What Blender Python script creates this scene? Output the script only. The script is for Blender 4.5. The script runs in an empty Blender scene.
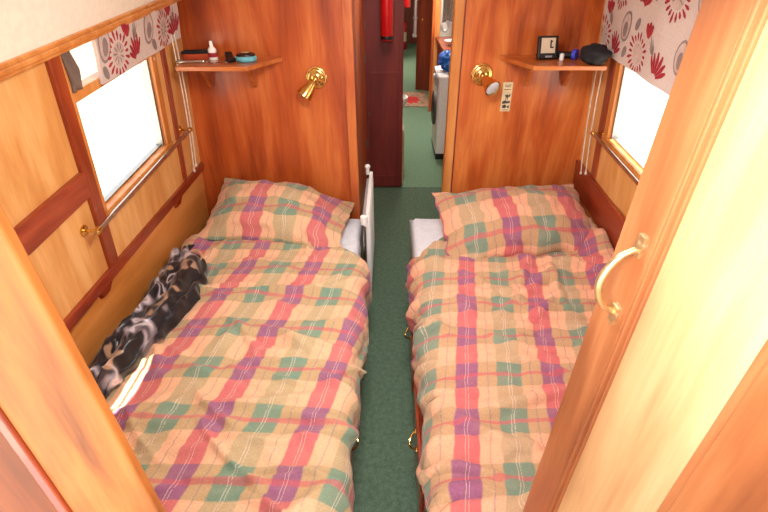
import bpy, bmesh, math, random
from mathutils import Vector, Matrix, noise
random.seed(7)
SC = bpy.context.scene
COL = SC.collection
PI = math.pi
V = Vector

# ------------------------------------------------------------------ camera
PITCH = math.radians(32.8); CP, SP = math.cos(PITCH), math.sin(PITCH); EYE = 1.75; FPX = 460.0
cam = bpy.data.objects.new('camera', bpy.data.cameras.new('camera')); COL.objects.link(cam)
cam.location = (0, 0, EYE); cam.rotation_euler = (PI/2 - PITCH, 0, 0)
cam.data.sensor_width = 36; cam.data.lens = FPX/768*36; cam.data.shift_x = -6/768
cam.data.clip_start = .02
SC.camera = cam

# ------------------------------------------------------------------ materials
def lin(c):
    f = lambda v: v/12.92 if v <= .04045 else ((v+.055)/1.055)**2.4
    return tuple(f(x/255) for x in c) + (1,)
class NT:
    def __init__(s, name):
        s.m = bpy.data.materials.new(name); s.m.use_nodes = True
        s.t = s.m.node_tree; s.n = s.t.nodes; s.b = s.n['Principled BSDF']; s.o = s.n['Material Output']
    def new(s, k, **kw):
        n = s.n.new(k)
        for a, v in kw.items(): setattr(n, a, v)
        return n
    def ln(s, a, b): s.t.links.new(a, b)
    def put(s, sock, v):
        if isinstance(v, bpy.types.NodeSocket): s.ln(v, sock)
        else: sock.default_value = v
    def math(s, op, a, b=None, c=None, clamp=False):
        n = s.new('ShaderNodeMath', operation=op); n.use_clamp = clamp
        for i, v in enumerate((a, b, c)):
            if v is not None: s.put(n.inputs[i], v)
        return n.outputs[0]
    def ramp(s, fac, stops, mode='LINEAR'):
        n = s.new('ShaderNodeValToRGB'); r = n.color_ramp; r.interpolation = mode
        while len(r.elements) < len(stops): r.elements.new(.5)
        for e, (p, c) in zip(r.elements, stops): e.position = p; e.color = c if len(c) == 4 else lin(c)
        s.put(n.inputs[0], fac); return n.outputs[0]
    def mix(s, fac, a, b, mode='MIX'):
        n = s.new('ShaderNodeMix', data_type='RGBA', blend_type=mode)
        s.put(n.inputs[0], fac); s.put(n.inputs[6], a); s.put(n.inputs[7], b); return n.outputs[2]
    def noise(s, vec, scale, detail=3, rough=.55, dist=0):
        n = s.new('ShaderNodeTexNoise'); n.inputs['Scale'].default_value = scale
        n.inputs['Detail'].default_value = detail; n.inputs['Roughness'].default_value = rough
        n.inputs['Distortion'].default_value = dist
        if vec is not None: s.ln(vec, n.inputs['Vector'])
        return n.outputs[0]
    def coords(s, kind='Object', scale=(1,1,1), rot=(0,0,0), loc=(0,0,0)):
        c = s.new('ShaderNodeTexCoord'); m = s.new('ShaderNodeMapping')
        m.inputs['Scale'].default_value = scale; m.inputs['Rotation'].default_value = rot; m.inputs['Location'].default_value = loc
        s.ln(c.outputs[kind], m.inputs[0]); return m.outputs[0]
    def bump(s, h, strength=.2, dist=.01):
        n = s.new('ShaderNodeBump'); n.inputs['Strength'].default_value = strength; n.inputs['Distance'].default_value = dist
        s.ln(h, n.inputs['Height']); s.ln(n.outputs[0], s.b.inputs['Normal'])
    def set(s, color=None, rough=.5, metal=0, coat=0, spec=.5, sheen=0):
        if color is not None: s.put(s.b.inputs['Base Color'], color if isinstance(color, bpy.types.NodeSocket) or len(color) == 4 else lin(color))
        s.put(s.b.inputs['Roughness'], rough); s.b.inputs['Metallic'].default_value = metal
        s.b.inputs['Coat Weight'].default_value = coat; s.b.inputs['Coat Roughness'].default_value = .12
        s.b.inputs['Specular IOR Level'].default_value = spec; s.b.inputs['Sheen Weight'].default_value = sheen
        return s.m
def plain(name, c, rough=.5, metal=0, coat=0, var=.06):
    t = NT(name); k = t.noise(t.coords(), 40, 3)
    d = tuple(max(0, x*(1-var*2)) for x in c)
    return t.set(t.ramp(k, [(.3, d), (.7, c)]), rough, metal, coat)
def wood(name, dark, mid, light, axis='Z', fine=60, rough=.32, coat=.35, streak=7, off=0):
    t = NT(name)
    sc = {'X': (.05, 1, 1), 'Y': (1, .05, 1), 'Z': (1, 1, .05)}[axis]
    st = {'X': (.16, 1, 1), 'Y': (1, .16, 1), 'Z': (1, 1, .16)}[axis]
    a = t.noise(t.coords(scale=st, loc=(off, off, off)), streak, 4, .55, .6)
    b = t.noise(t.coords(scale=sc), fine, 3, .7)
    c = t.noise(t.coords(), 3.1, 2)
    f = t.math('ADD', t.math('MULTIPLY', a, .72), t.math('MULTIPLY', b, .2))
    f = t.math('ADD', f, t.math('MULTIPLY', c, .12))
    colr = t.ramp(f, [(.34, dark), (.51, mid), (.68, light)])
    t.bump(b, .05, .002)
    return t.set(colr, rough, 0, coat)

M = {}
M['partition'] = wood('varnished_plywood_red', (128,46,12), (184,84,32), (214,122,58), 'Z', 70, .38, .22, 7)
M['partition_b'] = wood('varnished_plywood_amber', (132,50,14), (190,92,38), (220,134,66), 'Z', 70, .36, .25, 9, 3)
M['ply'] = wood('light_plywood', (196,130,66), (216,156,88), (232,182,118), 'Z', 90, .42, .2, 10, 1)
M['ply_low'] = wood('lower_plywood', (184,108,46), (208,132,60), (222,152,82), 'Y', 90, .4, .2, 8, 2)
M['mahog'] = wood('mahogany_upright', (112,38,16), (146,58,26), (172,80,38), 'Z', 90, .35, .4, 12)
M['mahog_h'] = wood('mahogany_lengthwise', (104,32,16), (138,50,26), (166,72,38), 'Y', 90, .35, .4, 12)
M['oak'] = wood('window_timber', (178,104,44), (200,128,62), (218,152,86), 'Z', 80, .4, .25, 12)
M['shelf'] = wood('shelf_timber', (156,76,28), (186,100,44), (206,128,66), 'X', 90, .35, .3, 10)
M['stile'] = wood('door_stile_timber', (124,68,38), (154,92,52), (182,120,76), 'Z', 80, .45, .1, 10, 5)
M['doorpanel'] = wood('door_panel_plywood', (172,128,84), (202,162,116), (222,188,146), 'Z', 60, .5, .05, 6, 4)
M['door_l'] = wood('jamb_timber', (116,60,20), (168,100,40), (198,130,64), 'Z', 70, .55, .0, 14, 6)
M['jambpanel'] = wood('jamb_panel_timber', (92,40,14), (128,62,24), (152,82,38), 'Z', 70, .6, .0, 8, 8)
M['dark'] = wood('dark_red_door_timber', (86,18,14), (114,34,26), (136,50,36), 'Z', 60, .55, .0, 6, 2)
M['dark2'] = wood('dark_brown_timber', (96,34,16), (124,50,24), (146,68,36), 'Z', 60, .45, .1, 6, 7)
M['cream'] = plain('cream_paint', (250,246,230), .55, var=.02)
M['white'] = plain('white_enamel', (244,243,240), .35, var=.02)
M['sheetw'] = plain('white_cotton', (226,228,236), .85, var=.03)
M['brass'] = plain('polished_brass', (236,196,116), .2, 1, var=.05)
M['palebrass'] = plain('brass_bright_reflection', (232,206,156), .3, .9, var=.05)  # brass paled: the bright reflection on the door handle is in the colour
M['steel'] = plain('chrome', (205,200,192), .22, 1, var=.04)
M['chrome'] = plain('chrome_glint_white', (240,238,234), .25, .6, var=.02)  # near white: the highlights on the pole are put into the colour
M['alu'] = plain('aluminium', (176,174,172), .4, 1, var=.04)
M['cord'] = plain('white_cord', (238,228,210), .8)
M['black'] = plain('black_plastic', (22,21,24), .4)
M['blackcloth'] = plain('black_cloth', (26,26,32), .85)
M['bluecyan'] = plain('pale_blue_plastic', (110,190,206), .3)
M['blue'] = plain('blue_plastic_bag', (22,112,214), .35)
M['bluering'] = plain('blue_band', (50,70,210), .4)
M['orange'] = plain('orange_leather', (190,72,26), .55)
M['grey'] = plain('grey_plastic', (172,168,170), .45)
M['redpaint'] = plain('red_paint', (205,14,20), .3, 0, .4)
M['screen'] = plain('pale_display', (216,196,170), .4, var=.02)
M['plaque'] = plain('painted_plaque', (226,208,166), .6, var=.04)
M['plaquemark'] = plain('plaque_print', (70,62,56), .6)
M['beige'] = plain('beige_panel', (196,160,118), .5)
M['towel'] = plain('grey_towel', (186,178,164), .9)
M['bulb'] = plain('frosted_bulb', (214,216,222), .3)
M['rubber'] = plain('grey_gasket', (90,84,80), .6)
M['bank'] = plain('sunlit_gravel_bank', (226,218,200), .9)
M['stone'] = plain('pale_stone', (214,204,184), .9)
M['brown_cloth'] = plain('grey_brown_cloth', (120,98,86), .9)

def carpet(name, a, b):
    t = NT(name); v = t.coords()
    k = t.noise(v, 210, 3, .8); k2 = t.noise(v, 45, 4, .7)
    f = t.math('ADD', t.math('MULTIPLY', k, .65), t.math('MULTIPLY', k2, .35))
    t.bump(k, .6, .004)
    return t.set(t.ramp(f, [(.38, a), (.62, b)]), .95, spec=.15)
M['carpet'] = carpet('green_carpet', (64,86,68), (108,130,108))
M['carpet_lit'] = carpet('green_carpet_lit', (90,120,94), (132,160,130))  # same green carpet, the stronger passage light put into its colour

def plaid(name, tint=(255,255,255)):
    t = NT(name); tc = t.new('ShaderNodeTexCoord'); sep = t.new('ShaderNodeSeparateXYZ')
    wob = t.noise(tc.outputs['UV'], 9, 2); 
    t.ln(tc.outputs['UV'], sep.inputs[0])
    u = t.math('ADD', sep.outputs[0], t.math('MULTIPLY', t.math('SUBTRACT', wob, .5), .010)); v = sep.outputs[1]
    pu = t.math('PINGPONG', u, .5); pv = t.math('PINGPONG', v, .5)
    e = .008
    def cols(a, b, c): return [(0, a), (.26-e*2, a), (.26+e*2, b), (.70-e*2, b), (.70+e*2, c), (1, c)]
    pu2 = t.math('MULTIPLY', pu, 2)
    rowB = t.ramp(pu2, cols((212,110,116), (240,190,152), (194,174,136)))
    rowA = t.ramp(pu2, cols((150,92,136), (196,168,126), (112,152,132)))
    msk = t.ramp(pv, [(.235, (255,255,255)), (.255, (0,0,0))])
    col = t.mix(msk, rowB, rowA)
    crim = t.ramp(pv, [(.030, (255,255,255)), (.045, (0,0,0))])
    col = t.mix(t.math('MULTIPLY', crim, .62), col, lin((206,84,104)))
    # thin woven lines along the length
    w = t.math('LESS_THAN', t.math('ABSOLUTE', t.math('SUBTRACT', pu, .016)), .0038)
    w2 = t.math('LESS_THAN', t.math('ABSOLUTE', t.math('SUBTRACT', pu, .485)), .005)
    w3 = t.math('LESS_THAN', t.math('ABSOLUTE', t.math('SUBTRACT', pu, .245)), .007)
    dash = t.math('GREATER_THAN', t.noise(tc.outputs['UV'], 30, 1), .36)
    col = t.mix(t.math('MULTIPLY', t.math('MULTIPLY', t.math('MAXIMUM', w, w2), .5), dash), col, lin((236,224,206)))
    col = t.mix(t.math('MULTIPLY', t.math('MULTIPLY', w3, .45), dash), col, lin((112,116,140)))
    fade = t.noise(tc.outputs['UV'], 3.5, 3)
    col = t.mix(t.ramp(fade, [(.25, (50,50,50)), (.75, (120,120,120))]), col, lin((226,186,146)))
    col = t.mix(1.0, col, lin(tint), 'MULTIPLY')
    gr = t.noise(tc.outputs['UV'], 46, 3, .8)
    col = t.mix(1.0, col, t.ramp(gr, [(.3, (222,218,214)), (.7, (255,255,255))]), 'MULTIPLY')
    th = t.noise(tc.outputs['UV'], 100, 3, .8)
    t.bump(th, .22, .004)
    return t.set(col, .88, spec=.2, sheen=.15)
M['plaid'] = plaid('plaid_cotton')
M['plaid_pink'] = plaid('plaid_cotton_faded', (255,240,242))

t = NT('blind_cotton'); M['blind'] = t.set(t.ramp(t.noise(t.coords(), 220, 2), [(.3, (196,178,168)), (.7, (212,196,188))]), .85)
M['motif_red'] = plain('printed_red', (168,40,52), .85)
M['motif_grey'] = plain('printed_grey', (146,128,124), .85)
M['motif_pale'] = plain('printed_pale', (206,182,172), .85)
t = NT('rose_print_satin'); vv = t.coords(scale=(1, .8, 1))
dn = t.noise(vv, 7, 1.5, .5, 1.5)
sx = t.new('ShaderNodeSeparateXYZ'); t.ln(t.coords(), sx.inputs[0])
dn = t.math('SUBTRACT', dn, t.math('MULTIPLY', t.math('ADD', sx.outputs[0], .96, clamp=True), 1.7))
c1 = t.ramp(dn, [(.36, (14,14,18)), (.49, (24,24,30)), (.54, (130,118,122)), (.59, (196,186,190)), (.64, (60,54,58)), (.70, (14,14,18))])
tn = t.noise(t.coords(loc=(3,1,2)), 9, 1, .5, .8)
M['garment'] = t.set(t.mix(t.ramp(tn, [(.64, (0,0,0)), (.68, (200,200,200))]), c1, lin((206,164,128))), .34, sheen=.2)
t = NT('rug_pile'); vv = t.coords(); rk = t.noise(vv, 16, 3)
sep = t.new('ShaderNodeSeparateXYZ'); t.ln(vv, sep.inputs[0])
dx = t.math('MULTIPLY', t.math('SUBTRACT', sep.outputs[0], .32), 8.0); dy = t.math('MULTIPLY', t.math('SUBTRACT', sep.outputs[1], 6.95), 4.2)
rr = t.math('SQRT', t.math('ADD', t.math('MULTIPLY', dx, dx), t.math('MULTIPLY', dy, dy)))
rr = t.math('ADD', rr, t.math('MULTIPLY', t.math('SUBTRACT', rk, .5), 1.2))
M['rug'] = t.set(t.mix(t.ramp(rr, [(.75, (255,255,255)), (.95, (0,0,0))]), t.ramp(rk, [(.35, (150,110,86)), (.65, (196,160,132))]), lin((206,40,34))), .95)
def glass():
    m = bpy.data.materials.new('window_glass'); m.use_nodes = True; nt = m.node_tree; n = nt.nodes
    n.remove(n['Principled BSDF']); tr = n.new('ShaderNodeBsdfTransparent'); tr.inputs[0].default_value = (.96,.97,.96,1)
    gl = n.new('ShaderNodeBsdfGlossy'); gl.inputs['Roughness'].default_value = .02
    mx = n.new('ShaderNodeMixShader'); mx.inputs[0].default_value = .05
    nt.links.new(tr.outputs[0], mx.inputs[1]); nt.links.new(gl.outputs[0], mx.inputs[2]); nt.links.new(mx.outputs[0], n['Material Output'].inputs[0])
    return m
M['glass'] = glass()

# ------------------------------------------------------------------ mesh helpers
class MB:
    def __init__(s): s.b = bmesh.new(); s.uv = None
    def face(s, pts, mi=0):
        f = s.b.faces.new([s.b.verts.new(p) for p in pts]); f.material_index = mi; return f
    def hexa(s, lo, hi):
        """a solid between two four-point loops"""
        a = [s.b.verts.new(p) for p in lo]; c = [s.b.verts.new(p) for p in hi]
        n = len(a)
        s.b.faces.new(a[::-1]); s.b.faces.new(c)
        for i in range(n): s.b.faces.new((a[i], a[(i+1) % n], c[(i+1) % n], c[i]))
        return s
    def box(s, x0, x1, y0, y1, z0, z1):
        return s.hexa([(x0,y0,z0),(x1,y0,z0),(x1,y1,z0),(x0,y1,z0)], [(x0,y0,z1),(x1,y0,z1),(x1,y1,z1),(x0,y1,z1)])
    def obox(s, c, ax, size):
        """an oriented box: centre, matrix, size"""
        h = [V((sx*size[0]/2, sy*size[1]/2, sz*size[2]/2)) for sz in (-1,1) for sx, sy in ((-1,-1),(1,-1),(1,1),(-1,1))]
        p = [V(c) + ax @ q for q in h]; return s.hexa(p[:4], p[4:])
    def prism(s, pts, vec):
        vec = V(vec); return s.hexa([V(p) for p in pts], [V(p)+vec for p in pts])
    def tube(s, path, r, n=10, closed=False):
        path = [V(p) for p in path]; rings = []
        rs = r if isinstance(r, (list, tuple)) else [r]*len(path)
        up = None
        for i, p in enumerate(path):
            if closed: d = path[(i+1) % len(path)] - path[i-1]
            else: d = path[min(i+1, len(path)-1)] - path[max(i-1, 0)]
            d.normalize()
            if up is None: up = d.orthogonal().normalized()
            up = (up - d*up.dot(d)).normalized(); w = d.cross(up)
            rings.append([s.b.verts.new(p + (up*math.cos(2*PI*k/n) + w*math.sin(2*PI*k/n))*rs[i]) for k in range(n)])
        m = len(rings)
        for i in range(m if closed else m-1):
            a, c = rings[i], rings[(i+1) % m]
            for k in range(n): s.b.faces.new((a[k], a[(k+1) % n], c[(k+1) % n], c[k]))
        if not closed: s.b.faces.new(rings[0][::-1]); s.b.faces.new(rings[-1])
        return s
    def lathe(s, prof, o, axis=(0,0,1), n=24):
        """prof: (radius, distance along axis)"""
        axis = V(axis).normalized(); u = axis.orthogonal().normalized(); w = axis.cross(u); o = V(o); rings = []
        for r, h in prof:
            if r < 1e-5: rings.append([s.b.verts.new(o + axis*h)])
            else: rings.append([s.b.verts.new(o + axis*h + (u*math.cos(2*PI*k/n) + w*math.sin(2*PI*k/n))*r) for k in range(n)])
        for a, c in zip(rings, rings[1:]):
            for k in range(n):
                q = [a[k % len(a)], a[(k+1) % len(a)], c[(k+1) % len(c)], c[k % len(c)]]
                q = list(dict.fromkeys(q))
                if len(q) > 2: s.b.faces.new(q)
        return s
    def ellipsoid(s, c, r, mat=None, nu=16, nv=10, fn=None):
        c = V(c); rows = []
        for j in range(nv+1):
            th = PI*j/nv; row = []
            for i in range(nu):
                ph = 2*PI*i/nu; p = V((r[0]*math.sin(th)*math.cos(ph), r[1]*math.sin(th)*math.sin(ph), r[2]*math.cos(th)))
                if fn: p = fn(p)
                if mat: p = mat @ p
                row.append(s.b.verts.new(c+p))
                if j in (0, nv): break
            rows.append(row)
        for a, d in zip(rows, rows[1:]):
            for k in range(nu):
                q = list(dict.fromkeys([a[k % len(a)], d[k % len(d)], d[(k+1) % len(d)], a[(k+1) % len(a)]]))
                if len(q) > 2: s.b.faces.new(q)
        return s
    def build(s, name, mat, parent=None, smooth=False, bevel=0, angle=40):
        bmesh.ops.recalc_face_normals(s.b, faces=s.b.faces)
        me = bpy.data.meshes.new(name); s.b.to_mesh(me); s.b.free()
        return link(name, me, mat, parent, smooth, bevel, angle)
def link(name, me, mat, parent=None, smooth=False, bevel=0, angle=40):
    for m in (mat if isinstance(mat, (list, tuple)) else [mat]): me.materials.append(m)
    o = bpy.data.objects.new(name, me); COL.objects.link(o)
    if parent is not None:
        o.parent = parent
        if parent.type == 'EMPTY': o.location = -parent.location
    if smooth:
        me.shade_smooth(); me.set_sharp_from_angle(angle=math.radians(angle))
    if bevel:
        b = o.modifiers.new('bevel', 'BEVEL'); b.width = bevel; b.segments = 2; b.limit_method = 'ANGLE'; b.angle_limit = math.radians(40)
    return o
def tag(o, label, cat, group=None):
    o['label'] = label; o['category'] = cat
    if group: o['group'] = group
    return o
def thing(name, label, cat, loc, group=None):
    o = bpy.data.objects.new(name, None); COL.objects.link(o); o.location = loc; o.empty_display_size = .05
    return tag(o, label, cat, group)
def struct(o): o['kind'] = 'structure'; return o
def grid(name, P, UV, mat, nu, nv, parent=None, thick=0, offset=-1, subsurf=0):
    """P(i,j) over (nu+1)x(nv+1)"""
    vs = [P(i, j) for j in range(nv+1) for i in range(nu+1)]
    fs = [(j*(nu+1)+i, j*(nu+1)+i+1, (j+1)*(nu+1)+i+1, (j+1)*(nu+1)+i) for j in range(nv) for i in range(nu)]
    me = bpy.data.meshes.new(name); me.from_pydata([tuple(v) for v in vs], [], fs)
    if UV:
        ul = me.uv_layers.new(name='UVMap'); us = [UV(i, j) for j in range(nv+1) for i in range(nu+1)]
        for l in me.loops: ul.data[l.index].uv = us[l.vertex_index]
    me.shade_smooth()
    o = link(name, me, mat, parent)
    if thick:
        s = o.modifiers.new('solid', 'SOLIDIFY'); s.thickness = thick; s.offset = offset
    if subsurf:
        s = o.modifiers.new('sub', 'SUBSURF'); s.levels = s.render_levels = subsurf
    return o
def sstep(a, b, x):
    t = max(0, min(1, (x-a)/(b-a))); return t*t*(3-2*t)

# ------------------------------------------------------------------ cabin sides (they lean in, and the waist lines rise towards the bow)
YP = 2.5
def W(s, Y, Z, off=0, k=1.0):
    z = Z + .08*(Y-2.0)*k
    return V((s*(1.083 - .075*(z-.766) - off), Y, z))
def slab(s, y0, y1, z0, z1, o0, o1, k=1.0):
    return ([W(s,y0,z0,o0,k), W(s,y1,z0,o0,k), W(s,y1,z1,o0,k), W(s,y0,z1,o0,k)],
            [W(s,y0,z0,o1,k), W(s,y1,z0,o1,k), W(s,y1,z1,o1,k), W(s,y0,z1,o1,k)])

NEAR = .22
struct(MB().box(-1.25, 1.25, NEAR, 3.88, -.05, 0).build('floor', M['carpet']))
struct(MB().box(-1.25, 1.4, 3.88, 12.6, -.05, 0).build('floor', M['carpet_lit']))
struct(MB().box(-1.2, 1.2, -1.2, NEAR, -.05, 0).build('floor', M['stile']))
def side_wall(s, name, wy0, wy1, wz0, wz1, top):
    b = MB()
    for a in ((NEAR, wy0, .74, top), (wy1, YP+.1, .74, top), (wy0, wy1, .74, wz0), (wy0, wy1, wz1, top)):
        b.hexa(*slab(s, a[0], a[1], a[2], a[3], 0, -.05))
    struct(b.build(name, M['ply']))
    b = MB(); b.hexa(*slab(s, NEAR, YP+.1, .0, .76, .0, -.05, .3)); struct(b.build(name, M['ply_low']))
side_wall(-1, 'wall_left', 1.535, 2.15, 1.0, 1.56, 1.62)
side_wall(1, 'wall_right', 1.30, 2.215, 1.005, 1.60, 1.76)
# roof: cream lining, lower over the left-hand side
b = MB()
b.hexa([W(-1,NEAR,1.565,.015), W(-1,YP+.1,1.565,.015), (-.88,YP+.1,1.83), (-.88,NEAR,1.73)], [W(-1,NEAR,1.565,-.03), W(-1,YP+.1,1.565,-.03), (-.9,YP+.1,1.90), (-.9,NEAR,1.80)])
def roof(x0, x1, y0, y1):
    z = lambda x, y: 1.73+.17*(x+.88)/.48 + (.10-.05*(x+.88)/.48)*(y-NEAR)/(YP+.1-NEAR)
    lo = [(x0(y0),y0,z(x0(y0),y0)), (x0(y1),y1,z(x0(y1),y1)), (x1(y1),y1,z(x1(y1),y1)), (x1(y0),y0,z(x1(y0),y0))]
    b.hexa(lo, [(p[0],p[1],p[2]+.05) for p in lo])
K = lambda c: (lambda y: c)
SK = lambda c: (lambda y: c + .10*(y-1.09))
roof(K(-.88), K(-.4), NEAR, .97); roof(K(-.88), K(-.4), 1.21, YP+.1)
roof(K(-.88), SK(-.862), .97, 1.21); roof(SK(-.842), SK(-.832), .97, 1.21); roof(SK(-.812), K(-.4), .97, 1.21)  # unseen slots added in the roof to throw a sun streak on the bunk
b.hexa([(-.4,NEAR,1.90),(-.4,YP+.1,1.95),(.6,YP+.1,1.95),(.6,NEAR,1.90)], [(-.4,NEAR,1.95),(-.4,YP+.1,2.0),(.6,YP+.1,2.0),(.6,NEAR,1.95)])
b.hexa([(.6,NEAR,1.90),(.6,YP+.1,1.95),W(1,YP+.1,1.74,-.02),W(1,NEAR,1.74,-.02)], [(.6,NEAR,1.95),(.6,YP+.1,2.0),W(1,YP+.1,1.80,-.04),W(1,NEAR,1.80,-.04)])
struct(b.build('ceiling', M['cream']))
struct(MB().box(-1.3, 1.4, 2.5, 12.6, 2.02, 2.07).build('ceiling', M['cream']))
b = MB(); b.hexa(*slab(-1, NEAR, YP, 1.548, 1.585, .0, .035)); b.hexa(*slab(-1, NEAR, YP, 1.56, 1.575, .035, .045))
struct(b.build('trim_1', M['oak'], bevel=.004))

# partitions
struct(MB().hexa([(-1.2,YP,0),(-.222,YP,0),(-.205,3.86,0),(-1.2,3.86,0)], [(-1.2,YP,2.0),(-.186,YP,2.0),(-.186,3.86,2.0),(-1.2,3.86,2.0)]).build('wall_far_left', M['partition']))
struct(MB().box(.315, 1.2, YP, YP+.04, 0, 2.0).build('wall_far_right', M['partition_b']))
struct(MB().box(.309, .358, YP-.012, YP+.052, 0, 2.0).build('trim_2', M['oak'], bevel=.005))
struct(MB().box(.3582, .365, YP-.004, YP, 0, 2.0).build('trim_3', M['dark']))
struct(MB().box(-.232, -.182, YP-.010, YP, 0, 2.0).build('trim_4', M['partition_b'], bevel=.004))
# near bulkhead, jamb and lintel around the steps
b = MB(); b.box(.372, 1.25, .16, .20, 0, 2.0); b.box(-1.25, -.60, .36, .39, 0, 2.0)
struct(b.build('wall_near', M['door_l']))
struct(MB().box(-.80, .90, .34, .38, 1.768, 1.92).build('trim_5', M['stile'], bevel=.003))

# mahogany battens, gunwale boards, corner posts
def batten(n, s, y0, y1, z0, z1, o, mat='mahog', k=1.0):
    b = MB(); b.hexa(*slab(s, y0, y1, z0, z1, -.002, o, k)); struct(b.build('trim_%d' % n, M[mat], bevel=.003))
batten(6, -1, 1.462, 1.520, .76, 1.56, .014)
batten(7, -1, NEAR, 1.462, 1.098, 1.188, .018, 'mahog_h')
batten(8, -1, 2.235, 2.275, .76, 1.56, .010)
batten(9, -1, NEAR, YP, .722, .765, .016, 'mahog_h', .3)
batten(10, 1, NEAR, YP, .585, .757, .022, 'mahog_h', .9)
batten(11, 1, 2.252, 2.305, .757, 1.66, .010)
batten(12, 1, 1.18, 1.24, .757, 1.66, .012)
for i, (y, s) in enumerate(((1.40, -1), (2.12, -1))):
    z1 = .722
    b = MB(); b.hexa([W(s,y-.03,z1-.035,0,.3), W(s,y+.03,z1-.035,0,.3), W(s,y+.045,z1,0,.3), W(s,y-.045,z1,0,.3)],
                     [W(s,y-.02,z1-.03,.012,.3), W(s,y+.02,z1-.03,.012,.3), W(s,y+.04,z1,.016,.3), W(s,y-.04,z1,.016,.3)])
    struct(b.build('trim_%d' % (13+i), M['mahog_h']))

# windows
def window(n, s, y0, y1, z0, z1, zm, near_pad):
    root = bpy.data.objects.new('window_%d' % n, None); COL.objects.link(root); root.location = W(s, (y0+y1)/2, z0); struct(root)
    f = MB(); w = .022
    f.hexa(*slab(s, y0-.012, y1+.012, z0-.030, z0+.004, -.045, .020))
    f.hexa(*slab(s, y0-.012, y1+.012, z1-.004, z1+.02, -.045, .014))
    f.hexa(*slab(s, y0-.012, y0+.006, z0, z1, -.045, .012))
    f.hexa(*slab(s, y1-.034, y1+.012, z0, z1, -.045, .014))
    f.build('window_frame', M['oak'], root, bevel=.003)
    m = MB(); m.hexa(*slab(s, y0, y1, zm, zm+.035, -.04, .008)); m.build('mid_rail', M['oak'], root, bevel=.003)
    c = MB(); c.hexa(*slab(s, y1-.050, y1-.034, z0+.003, zm, -.035, -.002)); c.hexa(*slab(s, y0+.006, y1-.034, z0+.003, z0+.012, -.04, -.012))
    c.build('channel', M['alu'], root)
    g = MB(); g.hexa(*slab(s, y0+.002, y1-.036, z0+.004, z1, -.030, -.034)); g.build('pane', M['glass'], root)
window(1, -1, 1.535, 2.15, 1.0, 1.556, 1.388, 0)
window(2, 1, 1.30, 2.215, 1.005, 1.60, 1.40, 0)

# bank and stone edging outside the windows
struct(MB().box(-30, -1.7, -25, 30, -.25, -.2).build('ground_outside', M['bank']))
struct(MB().box(1.7, 30, -25, 30, -.25, -.2).build('ground_outside', M['bank']))
struct(MB().box(-6.0, -5.6, -6, 22, -.2, .75).build('wall_outside', M['stone']))

# ------------------------------------------------------------------ doors at the steps
XD = .327
d = bpy.data.objects.new('door_1', None); COL.objects.link(d); d.location = (XD, .22, .1); struct(d)
MB().box(XD, XD+.034, .512, .600, .1, 1.76).build('stile', M['stile'], d, bevel=.003)
MB().box(XD, XD+.034, .205, .305, .1, 1.76).build('stile', M['stile'], d, bevel=.003)
b = MB()
b.box(XD+.003, XD+.031, .497, .513, .19, 1.75); b.box(XD-.003, XD+.03, .503, .509, .19, 1.75)
b.build('panel_moulding', M['stile'], d, bevel=.002)
b = MB(); b.box(XD+.003, XD+.031, .304, .318, .19, 1.75); b.build('panel_moulding', M['stile'], d, bevel=.002)
MB().box(XD+.009, XD+.025, .316, .499, .19, 1.75).build('panel', M['doorpanel'], d)
MB().box(XD, XD+.034, .300, .515, .1, .2).build('rail', M['stile'], d, bevel=.003)
hd = MB()
pts = []
for k in range(13):
    a = k/12; z = 1.302 + .110*a; pts.append((XD-.005-.034*math.sin(PI*a)**.6, .541, z))
hd.tube(pts, [.0045+.002*math.sin(PI*k/12) for k in range(13)], 10)
for z in (1.296, 1.418):
    hd.lathe([(0,0),(.011,0),(.011,.003),(.007,.005),(0,.006)], (XD-.0002,.541,z), (-1,0,0), 16)
    hd.box(XD-.004, XD, .533, .549, z-.016, z+.016)
h = hd.build('handle', M['palebrass'], d, True); h['label'] = 'brass D shaped pull handle'
for c in d.children:
    for v in c.data.vertices: v.co.x += (v.co.z-.86)*.034      # the door hangs with the lean of the cabin side
d = bpy.data.objects.new('door_2', None); COL.objects.link(d); d.location = (-.45, .36, .1); struct(d)
MB().hexa([(-.447,.348,.1),(-.300,.348,.1),(-.300,.362,.1),(-.447,.362,.1)],[(-.447,.348,1.80),(-.344,.348,1.80),(-.344,.362,1.80),(-.447,.362,1.80)]).build('stile', M['door_l'], d, bevel=.003)
MB().box(-.462, -.446, .344, .362, .12, 1.79).build('panel_moulding', M['mahog'], d, bevel=.003)
MB().box(-.64, -.460, .350, .360, .12, 1.79).build('panel', M['jambpanel'], d)

# ------------------------------------------------------------------ beds
def bed(s, x0, x1, label):
    """s: side sign; x0 aisle face, x1 hull side"""
    xa, xb = (x0, x1) if s > 0 else (x1, x0)
    root = thing('bed', label, 'bed', ((x0+x1)/2, 1.45, 0), 'built in single bunks')
    MB().box(xa+.02, xb-.02, .42, 2.485, .0, .30).build('bed_base', M['mahog_h'], root)
    MB().box(min(x0,x0+s*.02), max(x0,x0+s*.02),   .42, 1.97, .0, .315).build('front_board', M['mahog_h'], root, bevel=.003)
    for yc in (1.09, 1.69):
        dr = MB().box(min(x0-s*.012,x0), max(x0-s*.012,x0), yc-.24, yc+.24, .07, .28).build('drawer', M['mahog_h'], root, bevel=.003)
        hb = MB(); p = []
        for k in range(11):
            a = k/10; p.append((x0-s*(.014+.024*math.sin(PI*a)**.7), yc-.04+.08*a, .215-.018*math.sin(PI*a)))
        hb.tube(p, .004, 8)
        for yy in (yc-.04, yc+.04): hb.lathe([(0,0),(.011,0),(.010,.004),(.004,.006),(0,.006)], (x0-s*.012, yy, .215), (-s,0,0), 14)
        ho = hb.build('drawer_handle', M['brass'], None, True); ho.parent = dr; ho['label'] = 'brass drop handle'
    return root
bed(-1, -.160, -1.066, 'dark red boxed-in bunk base with drawers beside the white radiator')
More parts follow.
